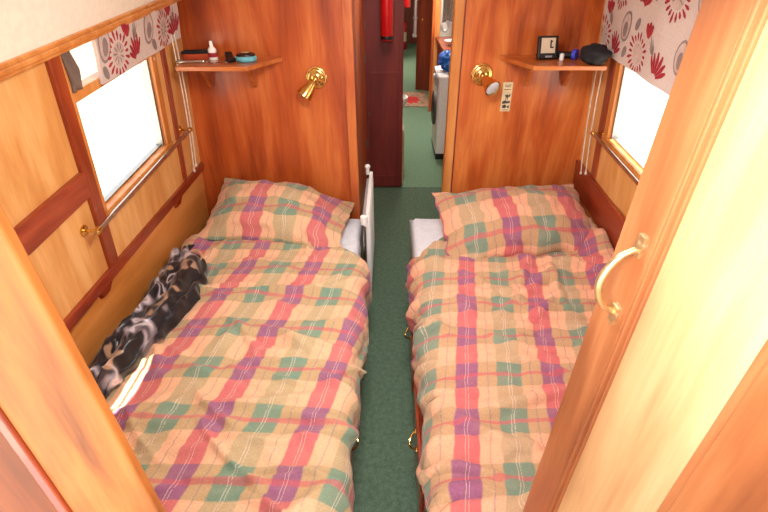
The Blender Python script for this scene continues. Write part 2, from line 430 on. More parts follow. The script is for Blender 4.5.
bed(1, .112, 1.062, 'dark red boxed-in bunk base with drawers below the wall with the hanging plaque')

def mattress(s, x0, x1, label):
    cx, hx = (x0+x1)/2, abs(x1-x0)/2
    def P(i, j):
        a = -1+2*i/28; bb = -1+2*j/28
        x = cx+hx*math.copysign(abs(a)**.9, a); y = 1.46+1.02*bb
        e = max(abs(a), abs(bb)); z = .462 - .05*sstep(.93, 1.0, e) + .006*noise.noise(V((x*6,y*6,s)))
        return V((x, y, z))
    o = grid('mattress', P, None, M['sheetw'], 28, 28, None, .10)
    return tag(o, label, 'mattress', 'mattresses on the bunks')
mattress(-1, -.158, -1.06, 'white sheeted mattress lying on the bunk beside the white radiator')
mattress(1, .118, 1.05, 'white sheeted mattress lying on the bunk below the hanging plaque')

# creases: short ridges over the cloth plane (x, y, direction, half length, width, height)
def make_creases(n, seed, xr, yr, amp):
    r = random.Random(seed); L = []
    for _ in range(n):
        th = r.gauss(0, .45) if r.random() < .68 else r.uniform(-1.4, 1.4)
        L.append((r.uniform(*xr), r.uniform(*yr), th, r.uniform(.06, .28), r.uniform(.008, .022), r.uniform(.4, 1)*amp*r.choice((1,1,1,-.6)), r.uniform(-1.2, 1.2)))
    return L
def crease_h(L, x, y):
    h = 0
    for cx, cy, th, hl, w, a, cu in L:
        dx, dy = x-cx, y-cy
        if abs(dx) > .4 or abs(dy) > .4: continue
        u = dx*math.cos(th)+dy*math.sin(th); v = -dx*math.sin(th)+dy*math.cos(th) - cu*u*u
        if abs(u) < hl and abs(v) < w*3.2:
            h += a*math.exp(-(v/w)**2)*math.cos(u/hl*PI/2)**1.2
    return h
def duvet(s, name, label, mat, x_wall, x_edge, y0, head, creases, uvf, seed, lift=None, drop=.16):
    """head(x): where the cloth stops below the pillow"""
    nu, nv = 130, 240; Rr = .075
    Wd = abs(x_edge-x_wall) - Rr; arc = Rr*PI/2; tot = Wd+arc+drop
    def P(i, j):
        q = tot*i/nu; f = j/nv
        xs = x_wall - s*min(q, Wd) if q <= Wd else None
        if q <= Wd: X = x_wall - s*q; Z = 0; nx, nz = 0, 1
        elif q <= Wd+arc:
            a = (q-Wd)/Rr; X = x_wall - s*(Wd+Rr*math.sin(a)); Z = -Rr*(1-math.cos(a)); nx, nz = -s*math.sin(a), math.cos(a)
        else:
            X = x_edge; Z = -Rr-(q-Wd-arc); nx, nz = -s, 0
        xc = x_wall - s*min(q, Wd+.05)
        y = y0 + (head(xc)-y0)*f
        base = .486 + .030*math.sin(PI*min(1, q/tot)**.8) + .016*noise.noise(V((X*2.2, y*2.0, seed)))
        d = crease_h(creases, x_wall - s*q, y)
        d += .010*noise.noise(V((q*5, y*9, seed+3))) + .0045*noise.noise(V((q*17, y*23, seed+7)))
        d += .006*(1-abs(noise.noise(V((q*4+1.5*noise.noise(V((q*3,y*3,seed))), y*8, seed+11)))))**5
        if q > Wd:   # the hanging hem ripples
            k = (q-Wd)/(arc+drop); d += k*(.022*noise.noise(V((0, y*4.2, seed+20))) + .010*math.sin(y*17+seed))
        if s < 0: X -= .034*(1-f)*(q/tot)
        if s > 0 and q > Wd: d += .045*sstep(.90, 1.0, f)*(q-Wd)/(arc+drop)
        if lift: base += lift(X, y)
        ed = sstep(0, .05, f)*sstep(0, .018, 1-f)
        return V((X + nx*d, y, base*1 + Z*1.0 + nz*d*1 - .018*(1-ed)))
    def UVf(i, j):
        q = tot*i/nu; xc = x_wall - s*q
        y = y0 + (head(x_wall - s*min(q, Wd+.05))-y0)*j/nv
        return uvf(xc, y)
    o = grid(name, P, UVf, mat, nu, nv, None, .012, -1)
    return o
headL = lambda x: 2.16 - .20*sstep(-.5, -.1, x) + .012*math.sin(x*14)
def liftL(x, y):   # cloth bunches up beside the pillow, against the cabin side
    return .045*math.exp(-((x+1.02)/.07)**2 - ((y-2.05)/.10)**2) + .03*math.exp(-((y-2.03)/.05)**2)*(.6+.4*math.sin(x*7))
crL = make_creases(95, 11, (-1.0, -.0), (.6, 2.0), .024)
crL += [(-.40,1.02,.16,.28,.020,.024,.5), (-.26,1.30,-.3,.22,.018,.02,.6), (-.45,1.62,.05,.30,.016,.016,-.3), (-.55,.84,.12,.30,.02,.018,.2), (-.70,1.95,.0,.30,.018,.018,.3), (-.18,1.12,-.6,.16,.016,.018,1.0)]
o = duvet(-1, 'duvet', '', M['plaid'], -1.062, -.108, .46, headL, crL, lambda x, y: ((x - .20*(y-1.17) + .50)/.312, (y-1.165)/.213), 1.0, liftL)
tag(o, 'wrinkled plaid duvet spread on the bunk with the black floral garment', 'duvet', 'plaid duvets')
headR = lambda x: 2.16 - .25*(1-sstep(.10, .34, x)) - .02*math.sin(x*9) + .02*sstep(.9, 1.05, x)
def liftR(x, y):
    return .10*math.exp(-((x-1.05)/.11)**2)*sstep(1.3, 1.9, y) + .03*math.exp(-((y-1.98)/.05)**2)*math.sin(x*6+1)**2
crR = make_creases(120, 23, (0, 1.0), (.6, 2.05), .023)
crR += [(.62,1.75,1.1,.28,.018,.022,.4), (.74,1.70,1.5,.26,.016,.022,-.3), (.50,1.25,-.5,.22,.018,.018,.5), (.40,1.0,.3,.25,.018,.018,.6), (.26,.92,-.6,.22,.02,.024,.8), (.55,1.55,.8,.3,.016,.016,.3), (.35,1.5,.15,.2,.016,.014,.4)]
o = duvet(1, 'duvet', '', M['plaid_pink'], 1.058, .128, .46, headR, crR, lambda x, y: ((x - .137*(y-1.13) - .27)/.295, (y-1.13)/.192), 5.0, liftR, .09)
tag(o, 'pinkish plaid duvet spread on the bunk reached by the opened door', 'duvet', 'plaid duvets')

def pillow(label, c, sx, sy, th, yaw, tilt, roll, mat, uvf, seed, droop=.0):
    R = Matrix.Rotation(yaw, 3, 'Z') @ Matrix.Rotation(roll, 3, 'Y') @ Matrix.Rotation(tilt, 3, 'X'); c = V(c)
    n = 44; vs = []; uvs = []; fs = []
    def pt(a, b, sg):
        # outline slightly drawn in along the edges, corners stay out
        px = sx/2*a*(1-.035*(1-a*a*0)*(1-b*b)**1 + 0) ; py = sy/2*b*(1-.06*(1-a*a))
        px = sx/2*a*(1 - .045*(1-b*b)); py = sy/2*b*(1-.09*(1-a*a)); 
        e = max(0, (1-abs(a)**2.6))**.62 * max(0, (1-abs(b)**2.4))**.62
        z = sg*th/2*e
        w = .010*noise.noise(V((a*2.6, b*2.6, seed+sg))) + .006*noise.noise(V((a*7, b*6, seed+2*sg))) + .013*(1-abs(noise.noise(V((a*3.0+seed, b*2.4, sg*2)))))**6
        edge = .020*noise.noise(V((a*4, b*4, seed+9)))
        return c + R @ V((px+edge, py+edge, z + w*min(1, e*1.6) - .018*(a*a)*(1 if sg else 0) - droop*sstep(.1, 1, a)*sstep(-.6, 1, b)))
    idx = {}
    for sg in (1, -1):
        for j in range(n+1):
            for i in range(n+1):
                bd = i in (0, n) or j in (0, n)
                key = (i, j, 0 if bd else sg)
                if key in idx: continue
                a, b = -1+2*i/n, -1+2*j/n
                # denser sampling near the seam
                a = math.sin(a*PI/2)*.55+a*.45; b = math.sin(b*PI/2)*.55+b*.45
                idx[key] = len(vs); vs.append(tuple(pt(a, b, 0 if bd else sg))); uvs.append(uvf((a+1)/2, (b+1)/2))
    g = lambda i, j, sg: idx[(i, j, 0 if (i in (0, n) or j in (0, n)) else sg)]
    for sg in (1, -1):
        for j in range(n):
            for i in range(n):
                q = (g(i,j,sg), g(i+1,j,sg), g(i+1,j+1,sg), g(i,j+1,sg)); fs.append(q if sg > 0 else q[::-1])
    me = bpy.data.meshes.new('pillow'); me.from_pydata(vs, [], fs)
    ul = me.uv_layers.new(name='UVMap')
    for l in me.loops: ul.data[l.index].uv = uvs[l.vertex_index]
    me.shade_smooth()
    return tag(link('pillow', me, mat), label, 'pillow', 'plaid pillows')
PL = pillow('plump plaid pillow leaning on the wall behind the radiator bunk', (-.600, 2.215, .600), .75, .46, .21, -.10, math.radians(20), math.radians(3), M['plaid'],
       lambda a, b: ((a-.37)/.47, (b-.40)/.50), 31, .115)
PR = pillow('plaid pillow with pink edges leaning below the hanging plaque', (.656, 2.115, .605), .81, .49, .22, .11, math.radians(20), math.radians(-1), M['plaid_pink'],
       lambda a, b: ((a-.40)/.45, (b-.20)/.62), 57)

# garment thrown on the bunk, against the cabin side
def garment():
    nu, nv = 70, 130
    sp = [(0, -1.0, 1.03, .05), (.15, -.99, 1.13, .068), (.4, -.962, 1.36, .10), (.6, -.940, 1.54, .12), (.8, -.945, 1.70, .115), (.93, -.985, 1.84, .07), (1, -1.01, 1.93, .03)]
    def at(a):
        for p, q in zip(sp, sp[1:]):
            if a <= q[0]:
                k = (a-p[0])/(q[0]-p[0]); return [p[i]+(q[i]-p[i])*k for i in (1,2,3)]
        return sp[-1][1:]
    def P(i, j):
        a = j/nv; b = -1+2*i/nu; x, y, w = at(a)
        wob = .025*noise.noise(V((a*5, b, 3)))+.02*noise.noise(V((a*14, b*2, 8)))*abs(b)
        h = .075*max(0, 1-abs(b)**2.2)**.6*(sstep(0, .08, a)*sstep(0, .06, 1-a)*.8+.2)
        f = .016*math.sin(b*8+3.5*noise.noise(V((a*3, b*1.3, 1)))*2) + .016*noise.noise(V((a*9, b*3.4, 5))) + .012*(1-abs(noise.noise(V((a*7+b, b*3, 9)))))**4
        return V((x+b*w+wob, y+.02*b+.015*noise.noise(V((a*8, b*4, 2))), .510+h+f*max(0, 1-abs(b)**6)))
    root = thing('garment', 'crumpled black satin garment with grey rose print lying along the cabin side', 'clothing', (-.97, 1.45, .5))
    grid('cloth', P, None, M['garment'], nu, nv, root, .006, -1)
    b = MB()
    b.tube([(-.935+.035*math.cos(k*PI/8), 1.845+.030*math.sin(k*PI/8), .555+.02*math.sin(k*PI/8)) for k in range(16)], .005, 8, True)
    b.build('ring', M['beige'], root, True)['label'] = 'tan ring of the strap'
    b = MB(); b.prism([(-1.01,1.85,.56),(-.965,1.83,.575),(-.945,1.90,.585),(-.985,1.925,.57)], (0,0,.008)); b.build('strap', M['blackcloth'], root, bevel=.003)
garment()

# ------------------------------------------------------------------ blinds with printed coral and flower motifs
def blind(s, y0, y1, z0, z1, off, label, seed):
    root = thing('roman_blind', label, 'blind', W(s, (y0+y1)/2, z0, off), 'roman blinds')
    b = MB(); r = random.Random(seed)
    n = 24
    def S(y, z, o=0): 
        return W(s, y, z, off + .004*math.sin(y*21)+.003*math.sin(z*30)+o)
    front = [[b.b.verts.new(S(y0+(y1-y0)*i/n, z0+(z1-z0)*j/8)) for i in range(n+1)] for j in range(9)]
    back = [[b.b.verts.new(S(y0+(y1-y0)*i/n, z0+(z1-z0)*j/8, -.012)) for i in range(n+1)] for j in range(9)]
    for j in range(8):
        for i in range(n):
            b.b.faces.new((front[j][i], front[j][i+1], front[j+1][i+1], front[j+1][i]))
            b.b.faces.new((back[j][i], back[j+1][i], back[j+1][i+1], back[j][i+1]))
    rim = [(0, i) for i in range(n)]
    for i in range(n):
        b.b.faces.new((front[0][i], back[0][i], back[0][i+1], front[0][i+1])); b.b.faces.new((front[8][i], front[8][i+1], back[8][i+1], back[8][i]))
    for j in range(8):
        b.b.faces.new((front[j][0], front[j+1][0], back[j+1][0], back[j][0])); b.b.faces.new((front[j][n], back[j][n], back[j+1][n], front[j+1][n]))
    def poly(pts, mi, o=.0012):
        pts = [(max(y0+.002, min(y1-.002, y)), max(z0+.002, min(z1-.002, z))) for y, z in pts]
        if max(p[0] for p in pts)-min(p[0] for p in pts) < .003 or max(p[1] for p in pts)-min(p[1] for p in pts) < .003: return
        c = (sum(p[0] for p in pts)/len(pts), sum(p[1] for p in pts)/len(pts))
        vc = b.b.verts.new(S(c[0], c[1], o)); vs = [b.b.verts.new(S(p[0], p[1], o)) for p in pts]
        for i in range(len(vs)):
            f = b.b.faces.new((vc, vs[i], vs[(i+1) % len(vs)])); f.material_index = mi
    def petal(cy, cz, ang, r0, r1, w, mi):
        c_, s_ = math.cos(ang), math.sin(ang); P = []
        for u, v in ((r0,-w*.35), (r0+(r1-r0)*.6,-w), (r1-.002,-w*.5), (r1,0), (r1-.002,w*.5), (r0+(r1-r0)*.6,w), (r0,w*.35)):
            P.append((cy+u*c_-v*s_, cz+u*s_+v*c_))
        poly(P, mi)
    def disc(cy, cz, ry, rz, mi, o=.0012, rot=0):
        poly([(cy+ry*math.cos(k*PI/8)*math.cos(rot)-rz*math.sin(k*PI/8)*math.sin(rot), cz+ry*math.cos(k*PI/8)*math.sin(rot)+rz*math.sin(k*PI/8)*math.cos(rot)) for k in range(16)], mi, o)
    def sunburst(cy, cz, R):
        disc(cy, cz, R*.52, R*.52, 3, .0010); 
        for k in range(9): petal(cy, cz, k*2*PI/9+.2, R*.12, R*.46, R*.05, 2)
        for k in range(18): petal(cy, cz, k*2*PI/18, R*.60, R*(.92+.08*(k % 3)), R*.085, 1)
    def fan(cy, cz, R, a0):
        for k in range(6): petal(cy, cz, a0+(k-2.5)*.30, R*.22, R*(1.0-.08*abs(k-2.5)), R*.085, 1)
    def shell(cy, cz, R, rot):
        disc(cy, cz, R*.62, R, 2, .0010, rot); disc(cy, cz, R*.50, R*.84, 3, .0016, rot); disc(cy, cz-.01, R*.28, R*.5, 2, .0022, rot)
    def sprig(cy, cz, R, rot):
        for k, (a, l) in enumerate(((0,1),(.5,.55),(-.5,.55),(.25,.8),(-.25,.8))): petal(cy, cz, rot+a, .0, R*l, R*.045, 2)
    def heart(cy, cz, R):
        for a in (1.0, 1.57, 2.1): petal(cy, cz-R*.5, a, 0, R, R*.28, 1)
    span = y1-y0; sy = s
    cell = .225; rows = int((z1-z0)/.1)+1
    if s < 0:
        items = [('sun',.125,.070), ('fan',.28,.055), ('heart',.21,.14), ('sprig',.265,.115), ('shell',.40,.105), ('grey',.43,.035), ('sun',.545,.070), ('heart',.62,.14), ('fan',.68,.06), ('shell',.05,.12), ('grey',.03,.03), ('sprig',.64,.10)]
        items = [(k, y0+a_, z) for k, a_, z in items]
    else:
        items = [('sun',.38,.068), ('fan',.155,.055), ('fan',.55,.06), ('shell',.26,.145), ('heart',.46,.17), ('sprig',.52,.12), ('shell',.70,.13), ('grey',.35,.17), ('grey',.27,.05), ('sprig',.10,.15),
                 ('heart',.06,.19), ('sun',.16,.27), ('fan',.34,.27), ('sun',.60,.30), ('sun',.02,.07), ('grey',.46,.29), ('shell',.76,.33), ('sun',.85,.08), ('fan',.98,.07), ('heart',.90,.2)]
        items = [(k, y1-a_, z) for k, a_, z in items]
    for kind, cy, dz in items:
        cz = z0+dz
        if cz > z1-.01: continue
        if kind == 'sun': sunburst(cy, cz, .078)
        elif kind == 'fan': fan(cy, cz-.045, .108, 1.57+.3)
        elif kind == 'shell': shell(cy, cz, .062, .3*s)
        elif kind == 'heart': heart(cy, cz, .055)
        elif kind == 'sprig': sprig(cy, cz-.03, .075, 1.1)
        else: disc(cy, cz, .016, .026, 2, .0012, .5)
    b.b.normal_update()
    me = bpy.data.meshes.new('fabric'); b.b.to_mesh(me); b.b.free()
    link('fabric', me, [M['blind'], M['motif_red'], M['motif_grey'], M['motif_pale']], root)
    h = MB(); h.hexa(*slab(s, y0, y1, z1-.02, z1-.002, off-.026, off-.012)); h.build('headrail', M['oak'], root)
    for yy, zt in ((y1-.10, .775), (y1-.065, .79)) if s < 0 else ((y1-.02, .735), (y1-.085, .765)):
        c = MB(); c.tube([W(s, yy+.01*k/10-.008*math.sin(PI*k/10), z0+.03+(zt-z0-.03)*k/10, off-.004+.012*math.sin(PI*k/10)) for k in range(11)], .0032, 6)
        c.lathe([(0,0),(.006,.002),(.007,.012),(.003,.02),(0,.022)], W(s, yy+.01, zt-.018, off-.004), (0,0,1), 10)
        co = c.build('cord', M['cord'], root, True); co['label'] = 'white pull cord'
    return root
blind(-1, 1.700, 2.425, 1.402, 1.563, .030, 'patterned roman blind over the window above the black floral garment', 3)
blind(1, 1.30, 2.40, 1.358, 1.70, .032, 'patterned roman blind hanging above the shelf with the small clock', 4)
# folded curtain end at the near edge of the window
def PC(i, j):
    a = i/10; c = j/14
    y = 1.532 + (.075-.035*abs(c-.45)*1.6)*a; return W(-1, y, 1.425+.135*c, .012+.010*math.sin(a*9+c*3))
tag(grid('curtain', PC, None, M['brown_cloth'], 10, 14, None, .008), 'grey brown curtain end tucked at the near edge of the window', 'curtain')

# brass rails
def rail(s, y0, y1, z, label):
    root = thing('hanging_rail', label, 'rail', W(s, (y0+y1)/2, z, .05), 'brass rails')
    MB().tube([W(s, y0, z, .05), W(s, y1, z, .05)], .0085, 14).build('rod', M['steel'], root, True)
    for y in (y0+.012, y1-.012):
        b = MB(); b.tube([W(s, y, z, -.0), W(s, y, z, .05)], .006, 10)
        b.lathe([(0,0),(.022,0),(.021,.004),(.010,.007),(0,.007)], W(s, y, z, .0), (-s,0,0), 18)
        b.tube([W(s, y-.010, z, .05), W(s, y+.010, z, .05)], .0125, 14)
        b.build('bracket', M['brass'], root, True)
rail(-1, 1.385, 2.31, 1.003, 'metal rail with brass brackets below the window by the black garment')
rail(1, 1.30, 2.27, 1.0, 'metal rail with brass brackets below the window near the hanging plaque')

# ------------------------------------------------------------------ shelves
def shelf(poly, z, brx, label, toe):
    root = thing('shelf', label, 'shelf', (poly[0][0], YP, z), 'small corner shelves')
    MB().prism([(x, y, z-.020) for x, y in poly], (0,0,.020)).build('board', M['shelf'], root, bevel=.003)
    for x in brx:
        MB().prism([(x-.010, YP-.001, z-.021), (x-.010, YP-.125, z-.021), (x-.010, YP-.115, z-.045), (x-.010, YP-.022, z-.145), (x-.010, YP-.001, z-.145)], (.020,0,0)).build('bracket', M['shelf'], root, bevel=.002)
    return root
ZL, ZR = 1.338, 1.345
shelf([(-.985,YP-.001),(-.985,2.235),(-.655,2.235),(-.546,YP-.03),(-.546,YP-.001)], ZL, (-.93, -.70), 'triangular ended timber shelf holding a white bottle and keys', 0)
shelf([(.985,YP-.001),(.985,2.215),(.652,2.215),(.555,YP-.03),(.555,YP-.001)], ZR, (.70, .90), 'triangular ended timber shelf holding the small black clock', 0)
# things on the shelf with the bottle
def RZ(a): return Matrix.Rotation(a, 3, 'Z')
r = thing('spectacle_case', 'orange leather case with dark lid lying beside the white bottle', 'case', (-.935, 2.40, ZL))
MB().obox((-.935, 2.41, ZL+.016), RZ(.08), (.135, .06, .030)).build('case_body', M['orange'], r, bevel=.008)
MB().obox((-.935, 2.415, ZL+.036), RZ(.08), (.140, .062, .012)).build('lid', M['blackcloth'], r, bevel=.004)
o = MB().obox((-.945, 2.335, ZL+.007), RZ(.12), (.13, .045, .012)).build('blister_pack', M['steel'], bevel=.004); tag(o, 'silver foil pack lying in front of the orange case', 'packet')
r = thing('bottle', 'small white bottle with a narrow cap standing by the orange case', 'bottle', (-.852, 2.385, ZL))
MB().lathe([(0,0),(.019,0),(.020,.004),(.020,.050),(.013,.060),(0,.060)], (-.852,2.385,ZL), (0,0,1), 20).build('bottle_body', M['white'], r, True)
MB().lathe([(0,.060),(.009,.060),(.007,.088),(0,.089)], (-.852,2.385,ZL), (0,0,1), 14).build('cap', M['white'], r, True)
o = MB().tube([(-.862,2.385+.0,ZL+.025),(-.862,2.385,ZL+.026)], .001, 4)
o.b.free()
MB().lathe([(.0203,.018),(.0206,.020),(.0206,.036),(.0203,.038)], (-.852,2.385,ZL), (0,0,1), 20).build('label_band', M['motif_red'], r, True)
r = thing('spectacles', 'pair of wire spectacles lying folded in front of the bottle', 'spectacles', (-.87, 2.32, ZL))
for dx in (-.028, .028):
    MB().tube([(-.862+dx+.024*math.cos(k*PI/8), 2.325+.018*math.sin(k*PI/8), ZL+.006+.004*math.sin(k*PI/8)) for k in range(16)], .0018, 6, True).build('lens_rim', M['steel'], r, True)
MB().tube([(-.868,2.327,ZL+.008),(-.862,2.330,ZL+.011),(-.856,2.327,ZL+.008)], .0018, 6).build('bridge', M['steel'], r, True)
r = thing('key_bunch', 'bunch of keys with a black fob between bottle and blue edged case', 'keys', (-.775, 2.36, ZL))
MB().tube([(-.775+.015*math.cos(k*PI/8), 2.36+.015*math.sin(k*PI/8), ZL+.006+.008*math.sin(k*PI/8)) for k in range(16)], .002, 6, True).build('key_ring', M['steel'], r, True)
MB().obox((-.778, 2.395, ZL+.020), RZ(.4) @ Matrix.Rotation(.4, 3, 'X'), (.036, .050, .022)).build('fob', M['black'], r, bevel=.007)
MB().obox((-.755, 2.345, ZL+.012), RZ(-.5) @ Matrix.Rotation(.3, 3, 'Y'), (.030, .045, .016)).build('fob', M['black'], r, bevel=.006)
for a, dx in ((-.6, -.02), (.3, 0.006)):
    MB().obox((-.780+dx, 2.325, ZL+.005), RZ(a), (.010, .050, .003)).build('key', M['steel'], r)
r = thing('compact_case', 'oval black compact case with pale blue rim at the shelf end', 'case', (-.690, 2.37, ZL))
MB().lathe([(0,0),(.042,0),(.050,.008),(.050,.022),(.046,.026),(0,.026)], (-.690,2.37,ZL), (0,0,1), 28).build('rim', M['bluecyan'], r, True)
MB().lathe([(0,.026),(.045,.026),(.043,.034),(.030,.039),(0,.040)], (-.690,2.37,ZL), (0,0,1), 28).build('lid', M['black'], r, True)
MB().lathe([(0,.0402),(.022,.0402),(.020,.0425),(0,.043)], (-.690,2.37,ZL), (0,0,1), 20).build('lid_inlay', M['beige'], r, True)
# things on the other shelf
ax = RZ(.14) @ Matrix.Rotation(-.20, 3, 'X'); cc = V((.752, 2.385, ZR+.052))
r = thing('clock', 'small square black desk clock with pale face', 'clock', (.752, 2.385, ZR))
MB().obox(cc, ax, (.098, .022, .102)).build('clock_body', M['black'], r, bevel=.004)
MB().obox(cc + ax @ V((-.002,-.0115,.008)), ax, (.070, .002, .066)).build('clock_face', M['screen'], r)
b = MB(); f0 = cc + ax @ V((-.002,-.0130,.008))
b.obox(f0 + ax @ V((.012,0,.006)), ax, (.006,.001,.034)); b.obox(f0 + ax @ V((.018,0,-.008)), ax, (.016,.001,.006)); b.obox(f0 + ax @ V((.016,0,.018)), ax, (.010,.001,.006))
b.build('digits', M['black'], r)
b = MB(); b.obox(cc + ax @ V((.004,-.0115,-.040)), ax, (.034,.002,.008)); b.build('lower_display', M['grey'], r)
MB().obox((.752, 2.425, ZR+.012), RZ(.14), (.06,.05,.008)).build('stand', M['black'], r)
o = MB().lathe([(0,0),(.010,0),(.011,.02),(.008,.03),(0,.03)], (.820, 2.36, ZR), (0,0,1), 14).build('lip_balm', M['white'], None, True); tag(o, 'tiny white pot standing just beside the black clock', 'pot')
r = thing('umbrella', 'folded black umbrella with a blue band lying on the clock shelf', 'umbrella', (.93, 2.37, ZR))
MB().tube([(.795,2.42,ZR+.018),(.84,2.385,ZR+.020),(.885,2.345,ZR+.024)], .016, 12).build('handle', M['black'], r, True)
MB().tube([(.872,2.357,ZR+.026),(.885,2.345,ZR+.027)], .024, 16).build('band', M['bluering'], r, True)
b = MB()
def fl(p):
    k = noise.noise(V((p.x*30, p.y*30, p.z*30)))*.010; fold = .006*math.sin(math.atan2(p.z, p.y)*7)
    return p*(1+0) + p.normalized()*(k+fold)
b.ellipsoid((.935, 2.262, ZR+.044), (.060, .09, .040), None, 28, 18, fl)
b.build('canopy', M['blackcloth'], r, True, 0, 80)

# ------------------------------------------------------------------ swivel brass lamps
def lamp(c, dirn, label, bulb):
    c = V(c); dirn = V(dirn).normalized()
    root = thing('wall_lamp', label, 'lamp', c, 'brass swivel wall lamps')
    MB().lathe([(0,0),(.054,0),(.055,.004),(.050,.009),(.046,.009),(.043,.015),(.034,.017),(.030,.022),(.014,.026),(.012,.034),(0,.036)], c, (0,-1,0), 36).build('wall_plate', M['brass'], root, True, 0, 50)
    k = c + V((0,-.040,0)); h0 = k + dirn*.012
    b = MB(); b.ellipsoid(k, (.013,.013,.013)); b.tube([c+V((0,-.03,0)), k], .006, 10); b.tube([k, h0+dirn*.01], .007, 10); b.build('swivel', M['brass'], root, True)
    MB().lathe([(0,0),(.014,0),(.019,.005),(.022,.020),(.027,.036),(.036,.062),(.041,.086),(.042,.091),(.040,.091),(.038,.086),(.033,.062),(.018,.03),(0,.028)], h0, dirn, 32).build('shade', M['brass'], root, True, 0, 50)
    MB().lathe([(0,.05),(.014,.05),(.033,.077),(.036,.086),(.028,.091),(0,.093)], h0, dirn, 24).build('bulb', M['bulb'], root, True)
lamp((-.380, YP-.0005, 1.237), (-.58, -.25, -.72), 'brass swivel lamp turned away on the wall beside the bottle shelf', False)
lamp((.472, YP-.0005, 1.252), (.40, -.80, -.42), 'brass swivel lamp showing its bulb above the hanging plaque', True)

# hanging plaque
r = thing('plaque', 'small cream wooden plaque hanging on a string under the clock shelf', 'sign', (.612, YP, 1.07))
y = YP-.010
MB().box(.588, .640, y, YP+.001, 1.066, 1.215).build('plaque_board', M['plaque'], r, bevel=.002)
b = MB(); b.tube([(.598,y+.004,1.213),(.606,y+.004,1.285),(.626,y+.004,1.213)], .0012, 6); b.build('string', M['beige'], r, True)
b = MB(); e = y-.0008
def flat(pts): b.prism([(px, e, pz) for px, pz in pts], (0,.0006,0))
for zz, a0, a1 in ((1.200,.597,.631),(1.192,.600,.628),(1.178,.596,.632)): flat([(a0,zz),(a1,zz),(a1,zz+.003),(a0,zz+.003)])
flat([(.603,1.150),(.618,1.155),(.626,1.148),(.622,1.135),(.612,1.138)])                      # a bird over a wavy bank
flat([(.622,1.148),(.634,1.160),(.630,1.140)]); flat([(.609,1.138),(.612,1.138),(.613,1.122),(.610,1.122)]); flat([(.617,1.137),(.620,1.137),(.620,1.122),(.617,1.122)])
flat([(.594,1.118),(.606,1.124),(.620,1.119),(.634,1.124),(.634,1.110),(.594,1.106)])
flat([(.596,1.098),(.612,1.104),(.620,1.092),(.610,1.082),(.597,1.086)]); flat([(.618,1.090),(.632,1.100),(.633,1.082)]); flat([(.596,1.076),(.632,1.076),(.632,1.073),(.596,1.073)])
b.build('print', M['plaquemark'], r)

# ------------------------------------------------------------------ radiator
r = thing('radiator', 'slim white panel radiator fixed at the aisle end of the bunk', 'radiator', (-.12, 2.45, 0))
b = MB(); b.box(-.128, -.108, 2.16, 2.72, .10, .63)
for k in range(9): b.box(-.1085, -.1055, 2.19+k*.060, 2.215+k*.060, .14, .60)
b.build('panel', M['white'], r, bevel=.004)
MB().box(-.146, -.1285, 2.20, 2.68, .14, .60).build('convector', M['grey'], r)
b = MB(); b.tube([(-.128,2.16,.585),(-.128,2.125,.585),(-.128,2.105,.585)], .010, 12); b.lathe([(0,0),(.018,0),(.020,.01),(.018,.045),(0,.048)], (-.136,2.118,.585), (0,0,1), 18); b.build('valve', M['white'], r, True)
b = MB(); b.tube([(-.14,2.70,.62),(-.14,2.70,.66)], .012, 12); b.ellipsoid((-.14,2.70,.67), (.018,.018,.016)); b.build('bleed_cap', M['white'], r, True)
MB().tube([(-.136,2.118,.59),(-.136,2.118,.02)], .007, 10).build('pipe', M['steel'], r, True)

# ------------------------------------------------------------------ passage beyond
d = bpy.data.objects.new('door_3', None); COL.objects.link(d); d.location = (-.2, 3.88, 0); struct(d)
MB().box(-.205, .106, 3.865, 3.90, .012, 1.98).build('door_leaf', M['dark'], d, bevel=.003)
b = MB(); b.box(-.16, .07, 3.861, 3.866, .98, 1.0); b.box(-.16, -.15, 3.861, 3.866, .12, .98); b.box(.06,.07, 3.861, 3.866, .12, .98); b.box(-.16,.07, 3.861, 3.866, .10, .12)
b.build('door_moulding', M['dark'], d, bevel=.002)
for z in (.42, .22, 1.1, 1.33):
    b = MB(); b.box(-.200, -.186, 3.857, 3.866, z-.03, z+.03); b.tube([(-.205,3.857,z-.036),(-.205,3.857,z+.036)], .005, 10); b.build('hinge', M['rubber'], d)
b = MB(); b.tube([(-.172,3.86,.66),(-.172,3.835,.66),(-.172,3.828,.70)], .006, 8); b.build('hook', M['steel'], d, True)
r = thing('fire_extinguisher', 'red fire extinguisher hung on the dark red door', 'extinguisher', (-.022, 3.80, 1.24))
MB().lathe([(0,0),(.044,0),(.048,.008),(.048,.40),(.042,.43),(.018,.45),(0,.45)], (-.022, 3.80, 1.238), (0,0,1), 28).build('cylinder', M['redpaint'], r, True)
MB().lathe([(.0485,.0),(.0490,.002),(.0490,.022),(.0485,.024)], (-.022,3.80,1.246), (0,0,1), 28).build('base_ring', M['black'], r, True)
MB().box(-.045, .001, 3.845, 3.863, 1.40, 1.48).build('bracket', M['steel'], r)
MB().lathe([(0,.45),(.015,.45),(.015,.48),(0,.48)], (-.022,3.80,1.238), (0,0,1), 14).build('valve', M['brass'], r, True)
# passage walls
struct(MB().box(-.35, -.25, 3.9, 12.5, 0, 2.02).build('wall_passage_left', M['dark2']))
struct(MB().box(.98, 1.05, 2.54, 12.5, 0, 2.02).build('wall_passage_right', M['cream']))
struct(MB().box(-.3, 1.0, 12.5, 12.55, 0, 2.02).build('wall_end', M['dark2']))
